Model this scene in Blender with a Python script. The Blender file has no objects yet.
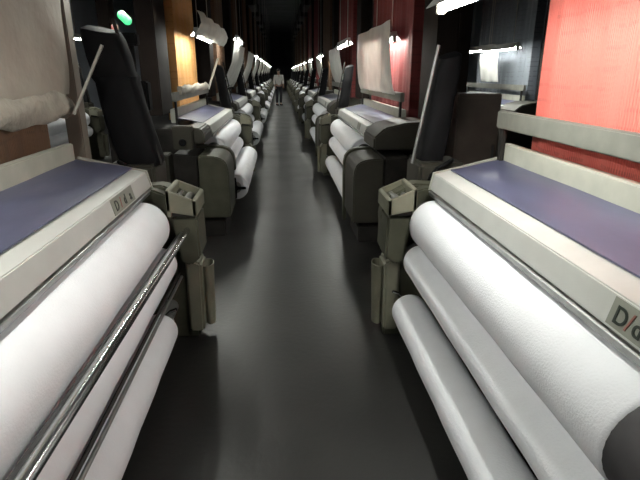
import bpy, bmesh, math, random
from mathutils import Vector, Matrix
random.seed(7)
scene = bpy.context.scene
COL = scene.collection
PI = math.pi

# ------------------------------------------------------------------ materials
def new_mat(name):
    m = bpy.data.materials.new(name); m.use_nodes = True
    nt = m.node_tree; b = nt.nodes['Principled BSDF']
    return m, nt, b

def mat(name, col, rough=0.5, metal=0.0, var=0.12, scale=6.0, bump=0.0, bscale=60.0, spec=0.5, stretch=(1, 1, 1)):
    m, nt, b = new_mat(name)
    b.inputs['Roughness'].default_value = rough
    b.inputs['Metallic'].default_value = metal
    b.inputs['Specular IOR Level'].default_value = spec
    tc = nt.nodes.new('ShaderNodeTexCoord')
    mp = nt.nodes.new('ShaderNodeMapping'); mp.inputs['Scale'].default_value = stretch
    nt.links.new(tc.outputs['Object'], mp.inputs['Vector'])
    n = nt.nodes.new('ShaderNodeTexNoise'); n.inputs['Scale'].default_value = scale
    n.inputs['Detail'].default_value = 5
    nt.links.new(mp.outputs['Vector'], n.inputs['Vector'])
    r = nt.nodes.new('ShaderNodeValToRGB')
    r.color_ramp.elements[0].position = 0.3; r.color_ramp.elements[1].position = 0.7
    r.color_ramp.elements[0].color = tuple(c * (1 - var) for c in col) + (1,)
    r.color_ramp.elements[1].color = tuple(min(1, c * (1 + var)) for c in col) + (1,)
    nt.links.new(n.outputs['Fac'], r.inputs['Fac'])
    nt.links.new(r.outputs['Color'], b.inputs['Base Color'])
    if bump:
        n2 = nt.nodes.new('ShaderNodeTexNoise'); n2.inputs['Scale'].default_value = bscale
        n2.inputs['Detail'].default_value = 4
        nt.links.new(mp.outputs['Vector'], n2.inputs['Vector'])
        bp = nt.nodes.new('ShaderNodeBump'); bp.inputs['Strength'].default_value = bump
        bp.inputs['Distance'].default_value = 0.02
        nt.links.new(n2.outputs['Fac'], bp.inputs['Height'])
        nt.links.new(bp.outputs['Normal'], b.inputs['Normal'])
    return m

def emit(name, col, strength):
    m, nt, b = new_mat(name)
    b.inputs['Base Color'].default_value = (0.8, 0.8, 0.8, 1)
    b.inputs['Emission Color'].default_value = col + (1,)
    b.inputs['Emission Strength'].default_value = strength
    return m

def harness_mat(name, col, dark):
    # dense cords: fine vertical stripes across the loom width with rows of little knots
    m, nt, b = new_mat(name)
    b.inputs['Roughness'].default_value = 0.75
    tc = nt.nodes.new('ShaderNodeTexCoord')
    sx = nt.nodes.new('ShaderNodeSeparateXYZ'); nt.links.new(tc.outputs['Object'], sx.inputs[0])
    def math_(op, a, bb=None):
        n = nt.nodes.new('ShaderNodeMath'); n.operation = op
        for k, v in enumerate((a, bb)):
            if v is None: continue
            if isinstance(v, (int, float)): n.inputs[k].default_value = v
            else: nt.links.new(v, n.inputs[k])
        return n.outputs[0]
    st = math_('SINE', math_('MULTIPLY', sx.outputs['Y'], 2 * PI / 0.011))
    st = math_('MULTIPLY', math_('ADD', st, 1), 0.5)
    noise = nt.nodes.new('ShaderNodeTexNoise'); noise.inputs['Scale'].default_value = 3
    nt.links.new(tc.outputs['Object'], noise.inputs['Vector'])
    zz = math_('ADD', sx.outputs['Z'], math_('MULTIPLY', noise.outputs['Fac'], 0.05))
    kn = math_('SINE', math_('MULTIPLY', zz, 2 * PI / 0.075))
    kn = math_('GREATER_THAN', kn, 0.8)
    n2 = nt.nodes.new('ShaderNodeTexNoise'); n2.inputs['Scale'].default_value = 5
    nt.links.new(tc.outputs['Object'], n2.inputs['Vector'])
    kn = math_('MULTIPLY', kn, math_('GREATER_THAN', n2.outputs['Fac'], 0.5))
    f = math_('MULTIPLY', math_('ADD', math_('MULTIPLY', kn, 0.5), 0.25), st)
    mx = nt.nodes.new('ShaderNodeMix'); mx.data_type = 'RGBA'
    mx.inputs['A'].default_value = col + (1,); mx.inputs['B'].default_value = dark + (1,)
    nt.links.new(f, mx.inputs['Factor'])
    nt.links.new(mx.outputs['Result'], b.inputs['Base Color'])
    bp = nt.nodes.new('ShaderNodeBump'); bp.inputs['Strength'].default_value = 0.4; bp.inputs['Distance'].default_value = 0.01
    nt.links.new(st, bp.inputs['Height']); nt.links.new(bp.outputs['Normal'], b.inputs['Normal'])
    return m

M = {}
M['cloth'] = mat('white_woven_cloth', (0.78, 0.79, 0.82), 0.85, var=0.03, scale=9, bump=0.15, bscale=140, spec=0.2)
M['paint'] = mat('light_grey_paint', (0.51, 0.515, 0.49), 0.38, var=0.06, scale=7)
M['paint2'] = mat('pale_rail_paint', (0.40, 0.40, 0.34), 0.45, var=0.10, scale=9)
M['rail'] = mat('dull_grey_rail', (0.15, 0.15, 0.13), 0.5, var=0.16, scale=10)
M['olive'] = mat('olive_grey_casting', (0.062, 0.062, 0.043), 0.55, spec=.3, var=0.2, scale=9)
M['cream'] = mat('cream_guard_paint', (0.17, 0.166, 0.122), 0.5, var=0.15, scale=8)
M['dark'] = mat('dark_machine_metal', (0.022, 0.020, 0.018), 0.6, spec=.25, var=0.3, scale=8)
M['body'] = mat('brown_grey_panel', (0.042, 0.039, 0.030), 0.55, spec=.3, var=0.15, scale=5)
M['black'] = mat('black_rubber', (0.008, 0.008, 0.009), 0.7, spec=.12, var=0.2, scale=8)
M['chrome'] = mat('polished_steel', (0.62, 0.62, 0.62), 0.22, metal=1.0, var=0.08, scale=12, stretch=(1, .1, 1))
M['steel'] = mat('dull_steel', (0.30, 0.30, 0.29), 0.42, metal=0.8, var=0.15, scale=12)
M['sleeve'] = mat('dark_sleeve', (0.035, 0.033, 0.035), 0.75, var=0.2, scale=20)
M['web'] = mat('blue_violet_fabric', (0.070, 0.073, 0.125), 0.36, var=0.22, scale=4, bump=0.12, bscale=9, stretch=(1, .35, 1))
M['sheet'] = mat('white_paper_sheet', (0.86, 0.86, 0.82), 0.7, var=0.08, scale=6, bump=0.5, bscale=7)
def make_translucent(m, f):
    nt = m.node_tree; b = nt.nodes['Principled BSDF']; out = nt.nodes['Material Output']
    t = nt.nodes.new('ShaderNodeBsdfTranslucent'); mx = nt.nodes.new('ShaderNodeMixShader'); mx.inputs[0].default_value = f
    nt.links.new(b.inputs['Base Color'].links[0].from_socket, t.inputs['Color'])
    nt.links.new(b.outputs[0], mx.inputs[1]); nt.links.new(t.outputs[0], mx.inputs[2]); nt.links.new(mx.outputs[0], out.inputs['Surface'])
make_translucent(M['sheet'], .45)
M['beige'] = mat('beige_crumpled_paper', (0.36, 0.325, 0.275), 0.75, var=0.12, scale=4, bump=0.8, bscale=6)
M['rag'] = mat('crumpled_cotton', (0.34, 0.315, 0.265), 0.85, var=0.2, scale=9, bump=0.8, bscale=22)
M['plate'] = mat('name_plate_grey', (0.23, 0.235, 0.20), 0.5, var=0.06)
M['ink'] = mat('dark_green_ink', (0.015, 0.022, 0.015), 0.5)
M['redink'] = mat('faded_red_ink', (0.25, 0.10, 0.08), 0.5)
M['column'] = mat('brown_column_paint', (0.020, 0.015, 0.013), 0.8, spec=.1, var=0.3, scale=3)
M['cabinet'] = mat('brown_cabinet_paint', (0.16, 0.125, 0.105), .5)
M['tan'] = mat('tan_post_paint', (0.17, 0.14, 0.11), .6)
M['strut'] = mat('pale_strut', (0.38, 0.37, 0.33), 0.5, var=0.1)
M['h_red'] = harness_mat('red_cords', (0.74, 0.165, 0.13), (0.34, 0.08, 0.06))
M['h_dred'] = harness_mat('dark_red_cords', (0.17, 0.022, 0.022), (0.08, 0.012, 0.012))
M['h_orange'] = harness_mat('orange_cords', (0.46, 0.235, 0.075), (0.30, 0.14, 0.04))
M['h_grey'] = harness_mat('blue_grey_cords', (0.20, 0.225, 0.26), (0.09, 0.10, 0.12))
M['h_brown'] = harness_mat('brown_cords', (0.14, 0.075, 0.04), (0.05, 0.03, 0.02))
M['tube'] = emit('tube_glow', (0.97, 0.985, 0.92), 120.0)
M['green'] = emit('green_signal', (0.04, 0.9, 0.30), 1.1)
M['redsig'] = emit('red_signal', (1.0, 0.12, 0.08), 0.35)
M['shirt'] = mat('pale_shirt', (0.8, 0.78, 0.74), 0.85, var=0.1, scale=10)
M['trousers'] = mat('black_trousers', (0.02, 0.02, 0.025), 0.85)
M['skin'] = mat('skin', (0.45, 0.28, 0.20), 0.55, var=0.05)
M['hair'] = mat('black_hair', (0.012, 0.010, 0.010), 0.6)

# ------------------------------------------------------------------ mesh builder
class MB:
    """collects shapes into one mesh; T maps (u, y, z) to local x, y, z"""
    def __init__(s, T=None): s.bm = bmesh.new(); s.T = T or (lambda p: Vector(p))
    def _v(s, p): return s.bm.verts.new(s.T(p))
    def prism(s, poly, y0, y1, axis='y', bev=0.0):
        def pt(a, b, t): return {'y': (a, t, b), 'x': (t, a, b), 'z': (a, b, t)}[axis]
        A = [s._v(pt(a, b, y0)) for a, b in poly]; B = [s._v(pt(a, b, y1)) for a, b in poly]
        n = len(poly); fs = []
        fs.append(s.bm.faces.new(A)); fs.append(s.bm.faces.new(B[::-1]))
        for i in range(n): fs.append(s.bm.faces.new((A[i], B[i], B[(i + 1) % n], A[(i + 1) % n])))
        if bev:
            es = list({e for f in fs for e in f.edges})
            bmesh.ops.bevel(s.bm, geom=es, offset=bev, segments=2, affect='EDGES', clamp_overlap=True)
        return s
    def box(s, a, b, bev=0.008):
        (x0, y0, z0), (x1, y1, z1) = a, b
        d = min(abs(x1 - x0), abs(y1 - y0), abs(z1 - z0))
        return s.prism([(x0, z0), (x1, z0), (x1, z1), (x0, z1)], y0, y1, bev=min(bev, d * 0.3))
    def rings(s, rr, cap=True):
        vs = [[s._v(p) for p in r] for r in rr]; n = len(vs[0])
        for i in range(len(vs) - 1):
            for k in range(n):
                s.bm.faces.new((vs[i][k], vs[i][(k + 1) % n], vs[i + 1][(k + 1) % n], vs[i + 1][k]))
        if cap: s.bm.faces.new(vs[0][::-1]); s.bm.faces.new(vs[-1])
        return s
    def lathe(s, a, b, prof, n=28):
        """prof: list of (t along a->b in metres, radius)"""
        a = Vector(a); b = Vector(b); d = (b - a).normalized()
        x = d.orthogonal().normalized(); y = d.cross(x)
        return s.rings([[a + d * t + (x * math.cos(2 * PI * k / n) + y * math.sin(2 * PI * k / n)) * r for k in range(n)] for t, r in prof])
    def cyl(s, a, b, r, r2=None, n=16, bev=0.0):
        L = (Vector(b) - Vector(a)).length; r2 = r if r2 is None else r2
        c = min(bev, L * .3, r * .4)
        if c: return s.lathe(a, b, [(0, r - c), (c, r), (L - c, r2), (L, r2 - c)], n)
        return s.lathe(a, b, [(0, r), (L, r2)], n)
    def path(s, pts, r, n=8):
        pts = [Vector(p) for p in pts]; rr = []
        for i, p in enumerate(pts):
            d = (pts[min(i + 1, len(pts) - 1)] - pts[max(i - 1, 0)]).normalized()
            x = d.cross(Vector((0.3, 0.2, 1))).normalized(); y = d.cross(x)
            rad = r(i / (len(pts) - 1)) if callable(r) else r
            rr.append([p + (x * math.cos(2 * PI * k / n) + y * math.sin(2 * PI * k / n)) * rad for k in range(n)])
        return s.rings(rr)
    def surf(s, fn, nu, nv, th=0.004, off=None):
        """closed thin sheet over fn(u,v)->point; thickness along off"""
        off = Vector(off or (1, 0, 0)) * th
        A = [[s._v(fn(i / nu, j / nv)) for j in range(nv + 1)] for i in range(nu + 1)]
        B = [[s._v(Vector(fn(i / nu, j / nv)) + off) for j in range(nv + 1)] for i in range(nu + 1)]
        for i in range(nu):
            for j in range(nv):
                s.bm.faces.new((A[i][j], A[i + 1][j], A[i + 1][j + 1], A[i][j + 1]))
                s.bm.faces.new((B[i][j], B[i][j + 1], B[i + 1][j + 1], B[i + 1][j]))
        for i in range(nu):
            for j in (0, nv): s.bm.faces.new((A[i][j], A[i + 1][j], B[i + 1][j], B[i][j]))
        for j in range(nv):
            for i in (0, nu): s.bm.faces.new((A[i][j], A[i][j + 1], B[i][j + 1], B[i][j]))
        return s
    def build(s, name, m, parent=None, sharp=35):
        bmesh.ops.recalc_face_normals(s.bm, faces=s.bm.faces)
        me = bpy.data.meshes.new(name); s.bm.to_mesh(me); s.bm.free()
        me.materials.append(m)
        for p in me.polygons: p.use_smooth = True
        me.set_sharp_from_angle(angle=math.radians(sharp))
        o = bpy.data.objects.new(name, me); COL.objects.link(o)
        if parent: o.parent = parent
        return o

def tag(o, label=None, cat=None, group=None, kind=None):
    if label: o['label'] = label
    if cat: o['category'] = cat
    if group: o['group'] = group
    if kind: o['kind'] = kind
    return o
def empty(name, loc):
    o = bpy.data.objects.new(name, None); COL.objects.link(o); o.location = loc
    o.empty_display_size = 0.2
    return o
def copy_tree(o, parent=None):
    c = o.copy(); COL.objects.link(c); c.parent = parent
    for ch in list(o.children): copy_tree(ch, c)
    return c

AX = 0.035                       # the aisle runs along +Y, centred here
def XW(side, u): return u if side > 0 else 0.07 - u
UC = 1.3                         # reference depth of a loom's origin

# ------------------------------------------------------------------ the loom
def text_mesh(txt, size, m, name):
    cu = bpy.data.curves.new('t', 'FONT'); cu.body = txt; cu.size = size; cu.extrude = 0.0012
    cu.align_x = 'LEFT'; cu.resolution_u = 6; cu.offset = size * 0.012
    o = bpy.data.objects.new('t', cu); COL.objects.link(o)
    dg = bpy.context.evaluated_depsgraph_get()
    me = bpy.data.meshes.new_from_object(o.evaluated_get(dg)); me.name = name
    bpy.data.objects.remove(o)
    me.materials.clear(); me.materials.append(m)
    return me

def make_loom(side, y0, a, b, opt):
    """y0 world start of the near housing; cloth lies from y0+a to y0+b"""
    du = opt.get('du', 0.0)
    root = empty('loom', (XW(side, UC + du), y0, 0))
    T = lambda p: Vector((side * (p[0] - UC), p[1], p[2]))
    N = lambda: MB(T)
    housing_mat = M[opt.get('housing', 'body')]
    # near drive housing with rounded shoulder
    hp = [(.60, .20), (.60, .66), (.615, .73), (.65, .775), (.72, .80), (.88, .81), (.88, .20)]
    N().prism(hp, 0.0, a - .22, bev=.012).build('drive_housing', housing_mat, root)
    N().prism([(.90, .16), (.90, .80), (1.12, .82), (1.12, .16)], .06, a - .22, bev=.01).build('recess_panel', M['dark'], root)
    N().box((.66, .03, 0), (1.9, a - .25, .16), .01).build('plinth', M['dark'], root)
    rim = [(.585, .05), (.585, .67), (.60, .74), (.64, .79), (.71, .82), (.97, .835), (.97, .80), (.73, .788), (.665, .765), (.63, .72), (.62, .66), (.62, .05)]
    if opt.get('short_rim'): rim = [p if p[1] > .1 else (p[0], .56) for p in rim]
    N().prism(rim, a - .22, a - .13, bev=.006).build('side_frame', M['olive'], root)
    # side cover beside the beam end
    sc = opt.get('cover') or [(.80, .87), (.80, .98), (.90, 1.07), (1.10, 1.115), (1.34, 1.12), (1.36, .87)]
    N().prism(sc, .12, a - .14, bev=.015).build('side_cover', M['body'], root)
    cb = N().box((1.15, -.02, .50), (1.36, .2, .82), .01).build('junction_box', M['body'], root)
    N().cyl((1.255, -.045, .66), (1.255, -.015, .66), .045, n=20, bev=.006).build('knob', M['dark'], cb)
    # body behind the rollers
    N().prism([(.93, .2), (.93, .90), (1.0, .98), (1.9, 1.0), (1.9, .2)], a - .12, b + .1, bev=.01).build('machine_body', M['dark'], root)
    # far side frame
    fp = [(.60, .0), (.60, .70), (.62, .80), (.70, .89), (.80, .93), (1.9, .93), (1.9, 0)]
    N().prism(fp, b + .13, b + .21, bev=.01).build('side_frame', M['olive'], root)
    # far gearbox with cream guard and open-topped housing facing the aisle
    g = N()
    g.prism([(.60, .50), (.575, .76), (.61, .86), (.76, .94), (.95, .93), (.95, .50)], b + .21, b + .33, bev=.01)
    g.build('end_casting', M['olive'], root)
    ob = N()
    h0, h1 = b + .02, b + .33
    # open box: four walls with a sloping top
    def wall(p0, p1, w):   # p=(u,ytop), vertical wall between
        pass
    td = opt.get('td', 0); ub, uf = .545 + td, .705 + td
    zt = lambda u: .885 + (u - ub) * .42
    zb = .80
    for (u0, u1, ya, yb) in ((ub, uf, h0, h0 + .022), (ub, uf, h1 - .022, h1)):
        ob.prism([(u0, zb), (u1, zb + .03), (u1, zt(u1)), (u0, zt(u0))], ya, yb, bev=.004)
    ob.prism([(ub, zb), (ub + .022, zb), (ub + .022, zt(ub + .022)), (ub, zt(ub))], h0, h1, bev=.004)
    ob.prism([(uf - .022, zb), (uf, zb), (uf, zt(uf)), (uf - .022, zt(uf - .022))], h0, h1, bev=.004)
    tb = ob.build('open_tray', M['cream'], root)
    N().box((ub + .01, h0 + .01, zb), (uf - .01, h1 - .01, zb + .02), .003).build('tray_floor', M['dark'], tb)
    m_ = N(); m_.cyl((.62 + td, h0 + .04, .86), (.62 + td, h1 - .04, .86), .022, n=14); m_.cyl((.67 + td, h0 + .05, .875), (.67 + td, h1 - .03, .875), .018, n=14)
    m_.build('tray_rollers', M['steel'], tb)
    N().prism([(ub + .005, .79), (ub + .0, .55), (ub + .06, .50), (.66 + td, .52), (.69 + td, .79)], h0 + .03, h1 - .02, bev=.012).build('bracket', M['olive'], root)
    gp = N().prism([(a_ + td, b_) for a_, b_ in [(.565, .05), (.555, .49), (.61, .52), (.65, .52), (.655, .05)]], h0 + .08, h1 - .05, bev=.014)
    gp = gp.build('guard_post', M['cream'], root)
    lp = N(); pts = []
    for k in range(13):
        t = 2 * PI * k / 12; pts.append((0, 0, 0))
    def ell(r1, r2, z, n=20): return [(.54 + td + r1 * math.cos(2 * PI * k / n), h0 + .20 + r2 * math.sin(2 * PI * k / n), z) for k in range(n)]
    lp.rings([ell(.028, .05, .06), ell(.040, .07, .45), ell(.042, .073, .455), ell(.036, .066, .455), ell(.034, .062, .44), ell(.024, .044, .08)])
    lp.build('guard_cup', M['cream'], gp)
    # breast beam
    bp = [(.84, .925), (.812, .940), (.832, 1.026), (.95, 1.050), (.99, 1.050), (.99, .925)]
    ya, yb = a - .12, b + opt.get('ext', .06)
    beam = N().prism(bp, ya, yb, bev=.004).build('breast_beam', M['paint'], root)
    N().prism([(.812, .905), (.806, .928), (.84, .938), (.84, .905)], ya, yb).build('beam_lip', M['steel'], beam)
    # name plate + lettering on the front facet
    if opt.get('plate'):
        py0, py1 = opt['plate'][0] - y0, opt['plate'][1] - y0
        d = Vector((.02, 0, .086)).normalized(); nrm = Vector((-.086, 0, .02)).normalized()
        base = Vector((.812, 0, .940))
        def q(t, y, o): v = base + d * t + nrm * o; return (v.x, y, v.z)
        pm = N(); r0 = [q(.008, py0, .0), q(.082, py0, .0), q(.082, py1, .0), q(.008, py1, .0)]
        r1 = [q(.008, py0, .003), q(.082, py0, .003), q(.082, py1, .003), q(.008, py1, .003)]
        pm.rings([r0, r1]); po = pm.build('name_plate', M['plate'], root)
        zup = Vector((side * d.x, 0, d.z)); xr = Vector((0, -side, 0)); n3 = Vector((side * nrm.x, 0, nrm.z))
        xs = opt.get('letters', opt.get('lt') or [(.018, 'D', 'ink'), (.066, '/', 'redink'), (.088, 'd', 'ink'), (.132, 'a', 'ink')])
        start = py1 if side > 0 else py0
        for off, ch, mk in xs:
            me = text_mesh(ch, .066, M[mk], 'letter')
            o = bpy.data.objects.new('letter', me); COL.objects.link(o); o.parent = po
            bs = base + d * .021 + nrm * .004
            p = Vector((side * (bs.x - UC), start - side * off, bs.z))
            R = Matrix((xr, zup, n3)).transposed().to_4x4()
            o.matrix_local = Matrix.Translation(p) @ R
    # pale trim strip round the end of the beam
    N().prism([(.806, .935), (.826, 1.032), (.95, 1.058), (1.19, 1.115), (1.19, 1.102), (.95, 1.044), (.838, 1.020), (.820, .935)], yb, yb + .012).build('end_trim', M['strut'], root)
    # woven web and rails
    def web(i, j):
        u = opt.get('web_u', .915) + (1.21 - opt.get('web_u', .915)) * j; y = ya + .02 + (yb - ya - .04) * i
        return (u, y, 1.046 + .055 * j + .004 * math.sin(y * 9 + j * 4) * math.sin(j * PI))
    N().surf(web, 60, 8, .006, (0, 0, 1)).build('fabric_web', M['web'], root)
    N().box((1.19, ya - .02, 1.05), (1.235, yb - .03, 1.192), .006).build('lower_rail', M['paint2'], root)
    if opt.get('upper_rail', True):
        N().box((1.15, ya - .1, 1.272), (1.19, yb + .0, 1.362), .006).build('upper_rail', M['rail'], root)
        e = N(); e.box((1.17, yb - .055, 1.0), (1.19, yb - .005, 1.30), .005); e.build('rail_bracket', M['dark'], root)
        e = N(); e.box((1.17, ya, 1.0), (1.19, ya + .05, 1.30), .005); e.build('rail_bracket', M['dark'], root)
    # harness: a block of hanging cords
    hy0, hy1 = a + opt.get('hy', -.1), b - .1 + opt.get('hext', 0)
    def hf(i, j):
        y = hy0 + (hy1 - hy0) * i; z = 1.02 + 3.2 * j
        return (1.28 + .012 * math.sin(y * 13) + .008 * math.sin(y * 37 + z), y, z)
    N().surf(hf, 90, 6, .14, (1, 0, 0)).build('harness_cords', M[opt.get('harness', 'h_red')], root)
    # jacquard head and gantry
    jh = N().box((1.0, a - .25, 4.2), (1.75, hy1 + .15, 4.75), .02); jh.build('jacquard_head', M['dark'], root)
    if opt.get('column', True):
        cw = opt.get('colw', (.02, .5)); N().box((1.30, cw[0], 1.13), (1.48, cw[1], 4.25), .01).build('gantry_column', M['column'], root)
    N().box((1.78, b - .2, 0), (1.9, b, 4.3), .01).build('gantry_column', M['column'], root)
    N().box((1.78, a, 0), (1.9, a + .2, 4.3), .01).build('gantry_column', M['column'], root)
    if opt.get('post'): N().box((1.27, b + .5, 0), (1.36, b + .6, 3.6), .006).build('side_post', M['tan'], root)
    # rollers
    cyy = [(.828, .755, .140, 'take_up_roller'), (.765, .54, .098, 'press_roller')]
    for (u, z, r, nm) in cyy:
        core = N(); core.cyl((u, a - .14, z), (u, b + .14, z), r * .32, n=16)
        c0 = opt.get('sleeve_from', a - .1)
        core.cyl((u, c0, z), (u, a + .02, z), r * (.96 if c0 < a - .15 else .55), n=32, bev=.004)
        core.cyl((u, b - .02, z), (u, b + .10, z), r * .78, n=24, bev=.004)
        co = core.build(nm, M['sleeve'] if c0 < a - .15 else M['dark'], root)
        fb = N()
        L = b - a; wob = random.random() * 6
        prof = [(0, r * .5), (.0, r * .93), (.008, r * .985), (.02, r)]
        prof += [(.02 + (L - .04) * k / 14, r + .0012 * math.sin(wob + k * 1.7)) for k in range(1, 14)]
        prof += [(L - .02, r), (L - .008, r * .985), (L, r * .93), (L, r * .5)]
        fb.lathe((u, a, z), (u, b, z), prof, 56)
        fb.build('wound_cloth', M['cloth'], co)
    if opt.get('rods'):
        N().cyl((.61, a - .13, .765), (.61, b + .14, .712), .018, n=20).build('guide_rod', M['chrome'], root)
        N().cyl((.640, a - .13, .735), (.640, b + .14, .69), .013, n=20).build('guide_rod', M['steel'], root)
        N().cyl((.665, a - .13, .725), (.665, b + .14, .672), .012, n=20).build('guide_rod', M['sleeve'], root)
        N().cyl((.68, a - .13, .425), (.68, b + .14, .405), .008, n=16).build('guide_rod', M['steel'], root)
        N().cyl((.69, a - .13, .45), (.69, b + .14, .43), .008, n=16).build('guide_rod', M['dark'], root)
    # gearbox and black leaning shaft cover beyond the far end
    gb = N(); gb.box((.84, b + .40, .60), (1.14, b + .72, 1.02), .02)
    gb.prism([(.84, .0), (.92, .6), (1.08, .6), (1.14, .0)], b + .45, b + .68, bev=.01)
    gbo = gb.build('gearbox', M['body'], root)
    hs = N(); hs.path([(.90, b + .39, .90), (.90, b + .34, .96), (.93, b + .34, 1.0), (1.0, b + .36, 1.03), (1.05, b + .42, 1.04)], .014, 8)
    hs.build('hose', M['black'], gbo)
    w = opt.get('tube_w', .085); tilt = opt.get('tilt', .1); zt_ = opt.get('tube_top', 1.66)
    sh = N(); p0 = (.95, b + .58, 1.0); p1 = (.95 + tilt, b + .62, zt_)
    L = (Vector(p1) - Vector(p0)).length
    rr = []
    A0, A1 = Vector(p0), Vector(p1)
    for t, f in [(0, .90), (.03, 1.0), (.2, 1.03), (.45, .98), (.62, .96), (.66, 1.04), (.70, .93), (.80, .95), (.94, .90), (.985, .82), (1.0, .60)]:
        c = A0.lerp(A1, t); ring = []
        for k in range(24):
            an = 2 * PI * k / 24; ca, sa = math.cos(an), math.sin(an)
            sq = (abs(ca) ** 4 + abs(sa) ** 4) ** -.25          # rounded square section
            rad = w * f * .92 * sq * (1 + .035 * math.sin(t * 23 + k * 1.3))
            ring.append((c.x + rad * ca, c.y + rad * sa, c.z + .02 * math.sin(an + 1) * (1 if t > .9 else 0)))
        rr.append(ring)
    sh.rings(rr)
    so = sh.build('shaft_cover', M['black'], root)
    q0 = Vector(p0) + Vector((-.12, -.04, 0)); q1 = Vector(p1) + Vector((-.08, -.02, .05))
    N().cyl(q0, q1, .011, n=12).build('shift_rod', M[opt.get('rodmat', 'dark')], so)
    return root

GR = 'jacquard looms lining the aisle'
loom_r1 = make_loom(1, .05, .80, 2.55, dict(harness='h_red', plate=(.735, 1.085), column=False, rodmat='steel', td=.03, sleeve_from=.0, web_u=.915))
tag(loom_r1, 'nearest loom on the right side of the aisle, with bright red cords', 'loom', GR)
loom_l1 = make_loom(-1, -.05,   .80, 2.72, dict(harness='h_brown', plate=(2.20, 2.52), rods=True, lt=[(.03, 'D', 'ink'), (.105, '/', 'redink'), (.16, 'd', 'ink'), (.25, 'a', 'ink')], ext=.17, web_u=.90, hext=.15, post=True, column=False, tube_w=.135,
                    tilt=.17, tube_top=1.80, upper_rail=False))
tag(loom_l1, 'nearest loom on the left side of the aisle, with chrome guide rods', 'loom', GR)
loom_r2 = make_loom(1, 4.5, .85, 3.2, dict(du=.05, harness='h_dred', plate=(5.6, 5.8), letters=[]))
tag(loom_r2, 'second loom on the right side of the aisle, with dark red cords', 'loom', GR)
loom_l2 = make_loom(-1, 4.8, .80, 3.0, dict(harness='h_orange', du=-.015, housing='olive', short_rim=True, hy=.62, colw=(.6, 1.15), cover=[(.82, .90), (.82, 1.0), (.86, 1.05), (1.0, 1.06), (1.0, .90)]))
tag(loom_l2, 'second loom on the left side of the aisle, with orange cords', 'loom', GR)

# dashboard box with round dial beside the second left loom
T = lambda p: Vector(p)
cbx = MB().box((-1.02, 4.84, .86), (-.84, 4.96, 1.08), .01).build('control_box', M['body'], None)
# make local to the loom
cbx.data.transform(Matrix.Translation(-Vector(loom_l2.location))); cbx.parent = loom_l2
dial = MB().cyl((-.93, 4.825, .93), (-.93, 4.845, .93), .035, n=20, bev=.004).build('dial', M['black'], None)
dial.data.transform(Matrix.Translation(-Vector(loom_l2.location))); dial.parent = cbx

ORD = ['', 'nearest', 'second', 'third', 'fourth', 'fifth', 'sixth', 'seventh', 'eighth', 'ninth', 'tenth', 'eleventh', 'twelfth']
PITCH = 4.35
def yr(n): return 4.5 + (n - 2) * PITCH
def yl(n): return 4.8 + (n - 2) * PITCH
hmesh = {}
def recolour(loom, src, key):
    for ch in loom.children:
        if ch.name.startswith('harness_cords'):
            k = (src, key)
            if k not in hmesh:
                hmesh[k] = ch.data.copy(); hmesh[k].materials[0] = M[key]
            ch.data = hmesh[k]
looms = {(1, 1): loom_r1, (-1, 1): loom_l1, (1, 2): loom_r2, (-1, 2): loom_l2}
NL = 11
for n in range(3, NL + 1):
    c = copy_tree(loom_r2); c.location.y = yr(n); looms[(1, n)] = c
    tag(c, '%s loom counted from the camera along the right side of the aisle' % ORD[n], 'loom', GR)
    recolour(c, 'r', 'h_dred' if n in (3, 5, 6) else 'h_brown')
    c = copy_tree(loom_l2); c.location.y = yl(n); c.location.x -= .04; looms[(-1, n)] = c
    tag(c, '%s loom counted from the camera along the left side of the aisle' % ORD[n], 'loom', GR)
    recolour(c, 'l', 'h_brown')
# looms of the rows behind, glimpsed through the gaps
back = []
for k, (src, dx, y, lab) in enumerate([
        (loom_r2, 2.75, 7.6, 'dim loom in the row behind the right-hand looms, under the wide white lamp'),
        (loom_r2, 2.75, 12.4, 'dim loom further down the row behind the right-hand looms'),
        (loom_l2, -2.85, 6.6, 'dim loom in the row behind the left-hand looms')]):
    c = copy_tree(src); c.location.x += dx; c.location.y = y
    tag(c, lab, 'loom', 'looms of the rows behind')
    recolour(c, 'r' if dx > 0 else 'l', 'h_grey'); back.append(c)

# ------------------------------------------------------------------ cloth rolls at the bottom of the looms
def make_roll(side, x, y0, y1, z, r, lever=False, chuck=.035):
    root = empty('cloth_roll', (x, y0, z - r))
    T = lambda p: Vector((p[0], p[1], p[2] + r))
    L = y1 - y0
    prof = [(0, r * .35), (0, r * .94), (.006, r * .985), (.018, r)]
    prof += [(.018 + (L - .036) * k / 14, r + .0015 * math.sin(k * 2.1 + x * 9)) for k in range(1, 14)]
    prof += [(L - .018, r), (L - .006, r * .985), (L, r * .94), (L, r * .35)]
    MB(T).lathe((0, 0, 0), (0, L, 0), prof, 48).build('wound_cloth', M['cloth'], root)
    c = MB(T)
    c.cyl((0, -.08, 0), (0, L + chuck + .045, 0), .022, n=16)
    c.cyl((0, L - .01, 0), (0, L + chuck, 0), r * .45, n=20, bev=.005)
    if chuck > .1: c.cyl((0, L + .05, 0), (0, L + .10, 0), r * .62, n=20, bev=.008)
    c.cyl((0, -.035, 0), (0, .01, 0), r * .45, n=20, bev=.005)
    c.build('core_shaft', M['steel'], root)
    if lever:
        h = MB(T)
        for k in range(4):
            t = PI / 4 * 0 + k * PI / 2
            h.cyl((0, -.06, 0), (.115 * math.cos(t), -.06, .115 * math.sin(t)), .020, .013, n=10)
        h.cyl((0, -.085, 0), (0, -.035, 0), .032, n=16, bev=.004)
        h.build('star_knob', M['black'], root)
    else:
        h = MB(T); h.path([(0, L + .04, 0), (-side * .02, L + .06, .05), (-side * .055, L + .05, .085), (-side * .09, L + .045, .10)], .009, 8)
        h.build('release_handle', M['chrome'], root)
    return root
CG = 'white cloth rolls at the foot of the looms'
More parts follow.
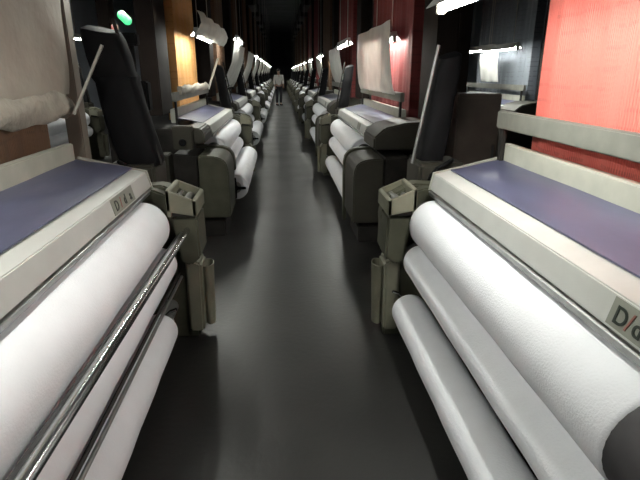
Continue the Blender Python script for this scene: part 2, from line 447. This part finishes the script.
rr1 = make_roll(1, .718, .70, 2.60, .235, .102); tag(rr1, 'white cloth roll low on the nearest right loom', 'cloth roll', CG)
rl1 = make_roll(-1, -.69, .70, 2.50, .215, .100, chuck=.31); tag(rl1, 'white cloth roll low on the nearest left loom', 'cloth roll', CG)
rr2 = make_roll(1, .77, 5.30, 7.70, .24, .105); tag(rr2, 'white cloth roll low on the second right loom', 'cloth roll', CG)
rl2 = make_roll(-1, -.515, 5.46, 7.70, .36, .14, True); tag(rl2, 'fat white cloth roll with black star knob low on the second left loom', 'cloth roll', CG)
for n in range(3, NL + 1):
    c = copy_tree(rr2); c.location.y += yr(n) - yr(2); tag(c, 'white cloth roll low on the %s right loom from the camera' % ORD[n], 'cloth roll', CG)
    c = copy_tree(rl2); c.location.y += yl(n) - yl(2); c.location.x -= .04
    tag(c, 'fat white cloth roll low on the %s left loom from the camera' % ORD[n], 'cloth roll', CG)

# ------------------------------------------------------------------ lamps
CEIL = 5.6
def make_lamp(L=1.2):
    root = empty('fluorescent_lamp', (0, 0, 0))
    MB().prism([(-.02, .040), (-.065, .002), (-.069, .004), (-.025, .055), (-.02, .085), (.02, .085), (.025, .055), (.069, .004), (.065, .002), (.02, .040)],
               -L / 2 - .02, L / 2 + .02).build('lamp_housing', M['paint'], root)
    MB().cyl((0, -L / 2, 0), (0, L / 2, 0), .017, n=14).build('lamp_tube', M['tube'], root)
    MB().box((-.02, -L / 2 - .03, -.022), (.02, -L / 2, .05), .004).build('tube_holder', M['paint2'], root)
    MB().box((-.02, L / 2, -.022), (.02, L / 2 + .03, .05), .004).build('tube_holder', M['paint2'], root)
    for y in (-L * .38, L * .38):
        MB().cyl((0, y, .08), (0, y, 3.0), .005, n=6).build('hanging_wire', M['strut'], root)
    return root
LG = 'fluorescent lamps hung over the looms'
lamp0 = make_lamp()
first = [True]
def lamp(x, y, z, label, group=LG):
    l = lamp0 if first[0] else copy_tree(lamp0)
    first[0] = False
    l.location = (x, y, z)
    tag(l, label, 'lamp', group)
    # wires reach the ceiling
    return l
lamp(.75, 1.87, 1.83, 'glowing tube lamp over the nearest right loom, cut by the top edge')
lamp(-.82, 1.0, 2.10, 'tube lamp over the near end of the nearest left loom')
lamp(.96, 8.0, 1.93, 'glowing tube lamp by the white sheet of the third right loom')
lamp(1.21, 6.2, 1.88, 'tube lamp hidden behind the large bright white sheet of the second right loom')
lamp(-.93, 6.75, 1.95, 'tube lamp tucked behind the short crumpled sheet of the second left loom')
lamp(-.985, 4.05, 2.19, 'tube lamp before the second left loom, just touching the top edge')
lamp(-.78, 10.6, 2.13, 'bright tube lamp over the third left loom')
for n in range(4, NL + 1):
    lamp(1.06, yr(n) + .9, 1.95, 'distant tube lamp over the %s right loom from the camera' % ORD[n])
    if n > 4:
        lamp(-.80, yl(n) + .9, 2.08, 'distant tube lamp over the %s left loom from the camera' % ORD[n])
lamp(3.62, 9.4, 1.93, 'wide white tube lamp seen between black shaft cover and red cords', 'lamps over the rows behind')
lamp(3.45, 8.15, 1.89, 'nearer tube lamp joined end to end with the wide white one', 'lamps over the rows behind')
lamp(3.72, 13.4, 1.93, 'small tube lamp in the row behind, further than the wide white one', 'lamps over the rows behind')
lamp(3.2, 11.6, 1.71, 'small tube lamp far back, left of the nearest right shaft cover', 'lamps over the rows behind')
lamp(6.9, 15.0, 1.75, 'small tube lamp far back beside the edge of the bright red cords', 'lamps over the rows behind')
lamp(-3.55, 9.3, 2.12, 'white tube lamp beyond the beige paper on the left', 'lamps over the rows behind')
lamp(-5.4, 14.0, 2.10, 'added tube lamp far back on the left, lighting the side wall', 'lamps over the rows behind')  # extra lamp, added to brighten the left wall

# ------------------------------------------------------------------ sheets hung over the looms
def make_sheet(side, x_at, y0, y1, pts, amp=.012, m='sheet', name='hanging_sheet', seed=1.0, taper=0.0):
    """pts: list of (u offset outwards, z); y0..y1 extents; hangs from its top edge"""
    root_loc = Vector((x_at, y0, pts[-1][1]))
    def fn(i, j):
        t = i * (len(pts) - 1); k = min(int(t), len(pts) - 2); f = t - k
        f2 = f
        u = pts[k][0] * (1 - f2) + pts[k + 1][0] * f2; z = pts[k][1] * (1 - f2) + pts[k + 1][1] * f2
        y = y0 + (y1 + (z - pts[-1][1]) * taper - y0) * j
        w = amp * (math.sin(y * 7 * seed + z * 3) + .6 * math.sin(y * 15 + z * 11 * seed) * (i))
        return Vector((x_at + side * (u + w), y + .02 * math.sin(z * 9 * seed), z)) - root_loc
    o = MB().surf(fn, 18, 30, .003, (side, 0, 0)).build(name, M[m], None, sharp=80)
    o.location = root_loc
    return o
SG = 'white sheets hung over the looms'
prof = [(-.10, 2.02), (-.10, 1.9), (-.08, 1.75), (-.04, 1.58), (.02, 1.42), (.07, 1.345)]
s = make_sheet(1, 1.09, 5.1, 7.2, [(-.03, 2.03), (-.03, 1.9), (-.03, 1.75), (-.01, 1.58), (.01, 1.42), (.03, 1.345)])
tag(s, 'large bright white sheet leaning over the second right loom', 'sheet', SG)
s3 = make_sheet(1, 1.20, 9.7, 12.0, prof); tag(s3, 'white sheet under the lamp of the third right loom', 'sheet', SG)
for n in range(4, NL + 1):
    c = s3.copy(); COL.objects.link(c); c.location.y += yr(n) - yr(3)
    tag(c, 'white sheet over the %s right loom from the camera' % ORD[n], 'sheet', SG)
sl2 = make_sheet(-1, -.83, 5.75, 8.3, [(0, 2.17), (-.03, 2.12), (-.05, 2.05), (-.02, 1.98), (.03, 1.93)], amp=.02, seed=1.3)
tag(sl2, 'short crumpled white sheet high over the second left loom', 'sheet', SG)
sl3 = make_sheet(-1, -1.03, 9.9, 12.8, [(-.22, 2.10), (-.19, 1.95), (-.14, 1.75), (-.05, 1.55), (.04, 1.35), (.12, 1.24)])
tag(sl3, 'tall curved white sheet under the lamp of the third left loom', 'sheet', SG)
for n in range(4, NL + 1):
    c = sl3.copy(); COL.objects.link(c); c.location.y += yl(n) - yl(3)
    tag(c, 'white sheet over the %s left loom from the camera' % ORD[n], 'sheet', SG)
sb = make_sheet(1, 3.75, 8.9, 9.7, [(0, 1.88), (.0, 1.75), (.03, 1.6), (.06, 1.40)]); tag(sb, 'small white sheet under the wide white lamp in the row behind', 'sheet', SG)
bp = make_sheet(-1, -1.17, 1.0, 2.92, [(0, 2.45), (0, 2.2), (.01, 1.9), (.0, 1.6), (-.01, 1.44)], amp=.012, m='beige', name='paper_sheet', seed=.6, taper=.38)
tag(bp, 'big beige wrinkled paper hanging over the nearest left loom', 'sheet')

def make_rag(side, x, y0, y1, z, h=.065, m='rag'):
    def ring(t):
        y = (y1 - y0) * t; out = []
        for k in range(14):
            a = 2 * PI * k / 14
            r = h * (1 + .18 * math.sin(a * 3 + t * 17) + .12 * math.sin(t * 41 + a))
            out.append((side * r * .55 * math.cos(a), y, r * math.sin(a)))
        return out
    o = MB().rings([ring(i / 40) for i in range(41)]).build('crumpled_cloth', M[m], None, sharp=80)
    o.location = (x, y0, z)
    return o
r = make_rag(-1, -1.165, 1.1, 2.92, 1.385, .065); tag(r, 'crumpled pale cloth bundled below the beige paper on the left', 'cloth', 'bundled cloths over the rails')
r = make_rag(-1, XW(-1, 1.13), 5.6, 7.7, 1.375, .045); tag(r, 'crumpled pale cloth on the rail below the orange cords', 'cloth', 'bundled cloths over the rails')

# struts
def strut(p0, p1, label):
    base = Vector(p0)
    o = MB().prism([(-.022, -.006), (.022, -.006), (.022, .006), (-.022, .006)], 0, (Vector(p1) - base).length, axis='z').build('strut', M['strut'])
    o.location = base; o.rotation_mode = 'QUATERNION'
    o.rotation_quaternion = (Vector(p1) - base).to_track_quat('Z', 'Y')
    return o
sts = [(strut((-1.11, 2.86, 1.34), (-.93, 2.9, 1.69), ''), loom_l1), (strut((XW(-1, 1.1), 7.6, 1.33), (-.88, 7.7, 1.75), ''), loom_l2)]
for o, lm in sts:
    o.parent = lm; o.location = Vector(o.location) - Vector(lm.location)

# signal post at the far end of the nearest left loom
sp = empty('signal_post', (-.985, 3.62, 0))
MB().cyl((0, 0, 0), (0, 0, 1.80), .028, n=14).build('post', M['black'], sp)
MB().cyl((0, 0, 0), (0, 0, .02), .09, n=20, bev=.004).build('base_plate', M['dark'], sp)
MB().box((-.09, -.04, 1.72), (.06, .04, 1.80), .01).build('bracket', M['black'], sp)
MB().box((.02, -.05, 1.30), (.10, .05, 1.50), .012).build('switch_box', M['black'], sp)
g = MB(); g.lathe((-.035, -.045, 1.92), (.035, -.045, 1.85), [(0, .006), (.008, .020), (.02, .027), (.078, .027), (.09, .020), (.098, .006)], 16)
g.build('green_light', M['green'], sp)
MB().cyl((-.07, -.04, 1.80), (-.07, -.04, 1.845), .02, n=14, bev=.004).build('red_light', M['redsig'], sp)
tag(sp, 'dark post with glowing green signal light behind the nearest left loom', 'signal light')

# brown cabinet behind the right shaft cover
cab = empty('electrical_cabinet', (1.95, 5.15, 0))
MB().box((-.22, -.2, .04), (.22, .25, 1.36), .01).build('cabinet_body', M['cabinet'], cab)
MB().box((-.205, -.212, .10), (.205, -.198, 1.32), .004).build('door', M['cabinet'], cab)
MB().box((.16, -.235, .70), (.18, -.21, .86), .004).build('handle', M['steel'], cab)
MB().box((-.2, -.17, 0), (.2, .22, .04), .004).build('plinth', M['dark'], cab)
tag(cab, 'tall brown cabinet standing behind the black shaft cover on the right', 'cabinet')

# ------------------------------------------------------------------ person far down the aisle
def skinned(name, joints, edges, m, parent, sub=2):
    me = bpy.data.meshes.new(name)
    me.from_pydata([j[0] for j in joints], edges, [])
    o = bpy.data.objects.new(name, me); COL.objects.link(o)
    md = o.modifiers.new('skin', 'SKIN'); md.use_smooth_shade = True
    for i, j in enumerate(joints):
        r = j[1]; me.skin_vertices[0].data[i].radius = r if isinstance(r, tuple) else (r, r)
    me.skin_vertices[0].data[0].use_root = True
    o.modifiers.new('sub', 'SUBSURF').levels = sub; o.modifiers['sub'].render_levels = sub
    dg = bpy.context.evaluated_depsgraph_get()
    nm = bpy.data.meshes.new_from_object(o.evaluated_get(dg)); nm.name = name
    bpy.data.objects.remove(o)
    nm.materials.clear(); nm.materials.append(m)
    for p in nm.polygons: p.use_smooth = True
    o = bpy.data.objects.new(name, nm); COL.objects.link(o); o.parent = parent
    return o
per = empty('person', (-.08, 26.2, 0)); per.rotation_euler = (0, 0, .3)
J = [((0, 0, .95), (.14, .10)), ((0, 0, 1.15), (.125, .09)), ((0, 0, 1.36), (.16, .10)), ((0, 0, 1.47), .055), ((0, .0, 1.53), .05), ((0, -.01, 1.62), (.072, .088)), ((0, -.01, 1.70), (.06, .075)),
     ((.18, 0, 1.41), .052), ((.24, .02, 1.15), .042), ((.20, -.12, .95), .032), ((.19, -.17, .90), .03),
     ((-.18, 0, 1.41), .052), ((-.24, .02, 1.15), .042), ((-.22, -.08, .92), .032), ((-.21, -.12, .86), .03),
     ((.09, 0, .88), .085), ((.10, -.02, .50), .058), ((.10, .02, .10), .042), ((.10, -.12, .04), .04),
     ((-.09, 0, .88), .085), ((-.10, -.02, .50), .058), ((-.10, .02, .10), .042), ((-.10, -.12, .04), .04)]
Ed = [(0, 1), (1, 2), (2, 3), (3, 4), (4, 5), (5, 6), (2, 7), (7, 8), (8, 9), (9, 10), (2, 11), (11, 12), (12, 13), (13, 14),
      (0, 15), (15, 16), (16, 17), (17, 18), (0, 19), (19, 20), (20, 21), (21, 22)]
skinned('body', J, Ed, M['skin'], per)
bmx = [((0, 0, .90), (.170, .130)), (J[1][0], (.145, .108)), (J[2][0], (.178, .118)), ((0, 0, 1.45), .075), (J[7][0], .066), ((.225, .015, 1.2), .056), (J[11][0], .066), ((-.225, .015, 1.2), .056),
       ((.215, -.07, 1.02), .045), ((-.225, -.05, .99), .045)]
skinned('shirt', bmx, [(0, 1), (1, 2), (2, 3), (2, 4), (4, 5), (5, 8), (2, 6), (6, 7), (7, 9)], M['shirt'], per)
tj = [((0, 0, 1.03), (.155, .118)), ((.09, 0, .86), .10), ((.10, -.02, .50), .075), ((.10, .02, .10), .06), ((-.09, 0, .86), .10), ((-.10, -.02, .50), .075), ((-.10, .02, .10), .06)]
skinned('trousers', tj, [(0, 1), (1, 2), (2, 3), (0, 4), (4, 5), (5, 6)], M['trousers'], per)
for sx in (.10, -.10):
    MB().prism([(-.12 - .06, .0), (.06, .0), (.055, .07), (-.02, .09), (-.15, .05), (-.18, .03)], sx - .05, sx + .05, axis='x', bev=.012).build('shoe', M['black'], per)
hh = MB(); hh.rings([[(.088 * math.cos(2 * PI * k / 16) * math.sin(t), .012 + .10 * math.sin(2 * PI * k / 16) * math.sin(t), 1.655 + .10 * math.cos(t)) for k in range(16)] for t in (.05, .35, .7, 1.05, 1.4, 1.7)])
hh.build('hair', M['hair'], per)
for sx in (-1, 1):
    h = (.19, -.17, .90) if sx > 0 else (-.21, -.12, .86)
    f = MB()
    for k in range(4): f.cyl((h[0] + (k - 1.5) * .017, h[1] - .02, h[2] - .01), (h[0] + (k - 1.5) * .018, h[1] - .05 - .006 * (k in (1, 2)), h[2] - .07), .008, .006, n=6)
    f.cyl((h[0] - sx * .02, h[1] - .02, h[2]), (h[0] - sx * .05, h[1] - .05, h[2] - .03), .009, .007, n=6)
    f.build('fingers', M['skin'], per)
tag(per, 'person in a pale shirt and black trousers standing far down the aisle', 'person')

# ------------------------------------------------------------------ setting
def floor_mat():
    m, nt, b = new_mat('worn_painted_concrete')
    tc = nt.nodes.new('ShaderNodeTexCoord')
    sx = nt.nodes.new('ShaderNodeSeparateXYZ'); nt.links.new(tc.outputs['Object'], sx.inputs[0])
    n = nt.nodes.new('ShaderNodeTexNoise'); n.inputs['Scale'].default_value = 1.6; n.inputs['Detail'].default_value = 8
    nt.links.new(tc.outputs['Object'], n.inputs['Vector'])
    r = nt.nodes.new('ShaderNodeValToRGB')
    r.color_ramp.elements[0].position = .3; r.color_ramp.elements[1].position = .72
    r.color_ramp.elements[0].color = (.011, .0105, .010, 1); r.color_ramp.elements[1].color = (.019, .0185, .017, 1)
    nt.links.new(n.outputs['Fac'], r.inputs['Fac'])
    nt.links.new(r.outputs['Color'], b.inputs['Base Color'])
    r2 = nt.nodes.new('ShaderNodeMapRange'); r2.inputs['To Min'].default_value = .28; r2.inputs['To Max'].default_value = .5
    nt.links.new(n.outputs['Fac'], r2.inputs['Value']); nt.links.new(r2.outputs[0], b.inputs['Roughness'])
    n3 = nt.nodes.new('ShaderNodeTexNoise'); n3.inputs['Scale'].default_value = 30; n3.inputs['Detail'].default_value = 4
    nt.links.new(tc.outputs['Object'], n3.inputs['Vector'])
    bp_ = nt.nodes.new('ShaderNodeBump'); bp_.inputs['Strength'].default_value = .12; bp_.inputs['Distance'].default_value = .01
    nt.links.new(n3.outputs['Fac'], bp_.inputs['Height']); nt.links.new(bp_.outputs['Normal'], b.inputs['Normal'])
    return m
M['floor'] = floor_mat()
M['ceil'] = mat('dark_ceiling', (.12, .13, .13), .9, var=.2, scale=1)
M['wall'] = mat('blue_grey_wall', (.34, .38, .43), .8, var=.15, scale=.7)
YB = 56
def struct(o): tag(o, kind='structure'); return o
struct(MB().box((-9, -3, -.1), (9, YB, 0), 0).build('floor', M['floor']))
struct(MB().box((-9.2, -3, CEIL), (9.2, YB, CEIL + .1), 0).build('ceiling', M['ceil']))
def corr(x0, x1):
    m_ = MB(); m_.box((x0, -3, 0), (x1, YB, CEIL), 0); return m_
struct(corr(-6.7, -6.5).build('wall_left', M['wall']))
struct(corr(9.0, 9.2).build('wall_right', M['wall']))
struct(MB().box((-9, YB, 0), (9, YB + .2, CEIL), 0).build('wall_back', M['ceil']))
struct(MB().box((-9, -3.2, 0), (9, -3, CEIL), 0).build('wall_front', M['ceil']))

# wires: stretch to the ceiling
for o in list(bpy.data.objects):
    if o.name.startswith('hanging_wire') and o.parent:
        zt = CEIL - o.parent.location.z
        o.scale = (1, 1, (zt - .0) / 3.0)
        o.location.z = 0

# ------------------------------------------------------------------ world, camera
w = bpy.data.worlds.new('World'); scene.world = w; w.use_nodes = True
w.node_tree.nodes['Background'].inputs[0].default_value = (.02, .022, .025, 1)
w.node_tree.nodes['Background'].inputs[1].default_value = 1.0
cam = bpy.data.cameras.new('camera'); co = bpy.data.objects.new('camera', cam); COL.objects.link(co)
cam.sensor_width = 36; cam.lens = 500 / 640 * 36; cam.clip_start = .02; cam.clip_end = 200
yaw, pit = math.radians(4.3393), math.radians(18.4693)
co.location = (0, 0, 1.55)
co.rotation_euler = (PI / 2 - pit, 0, -yaw)
scene.camera = co
scene.view_settings.view_transform = 'Standard'; scene.view_settings.look = 'None'
scene.view_settings.gamma = 1.0; scene.view_settings.use_curve_mapping = False
scene.view_settings.exposure = 0.0
try:
    scene.cycles.use_denoising = True
except Exception: pass
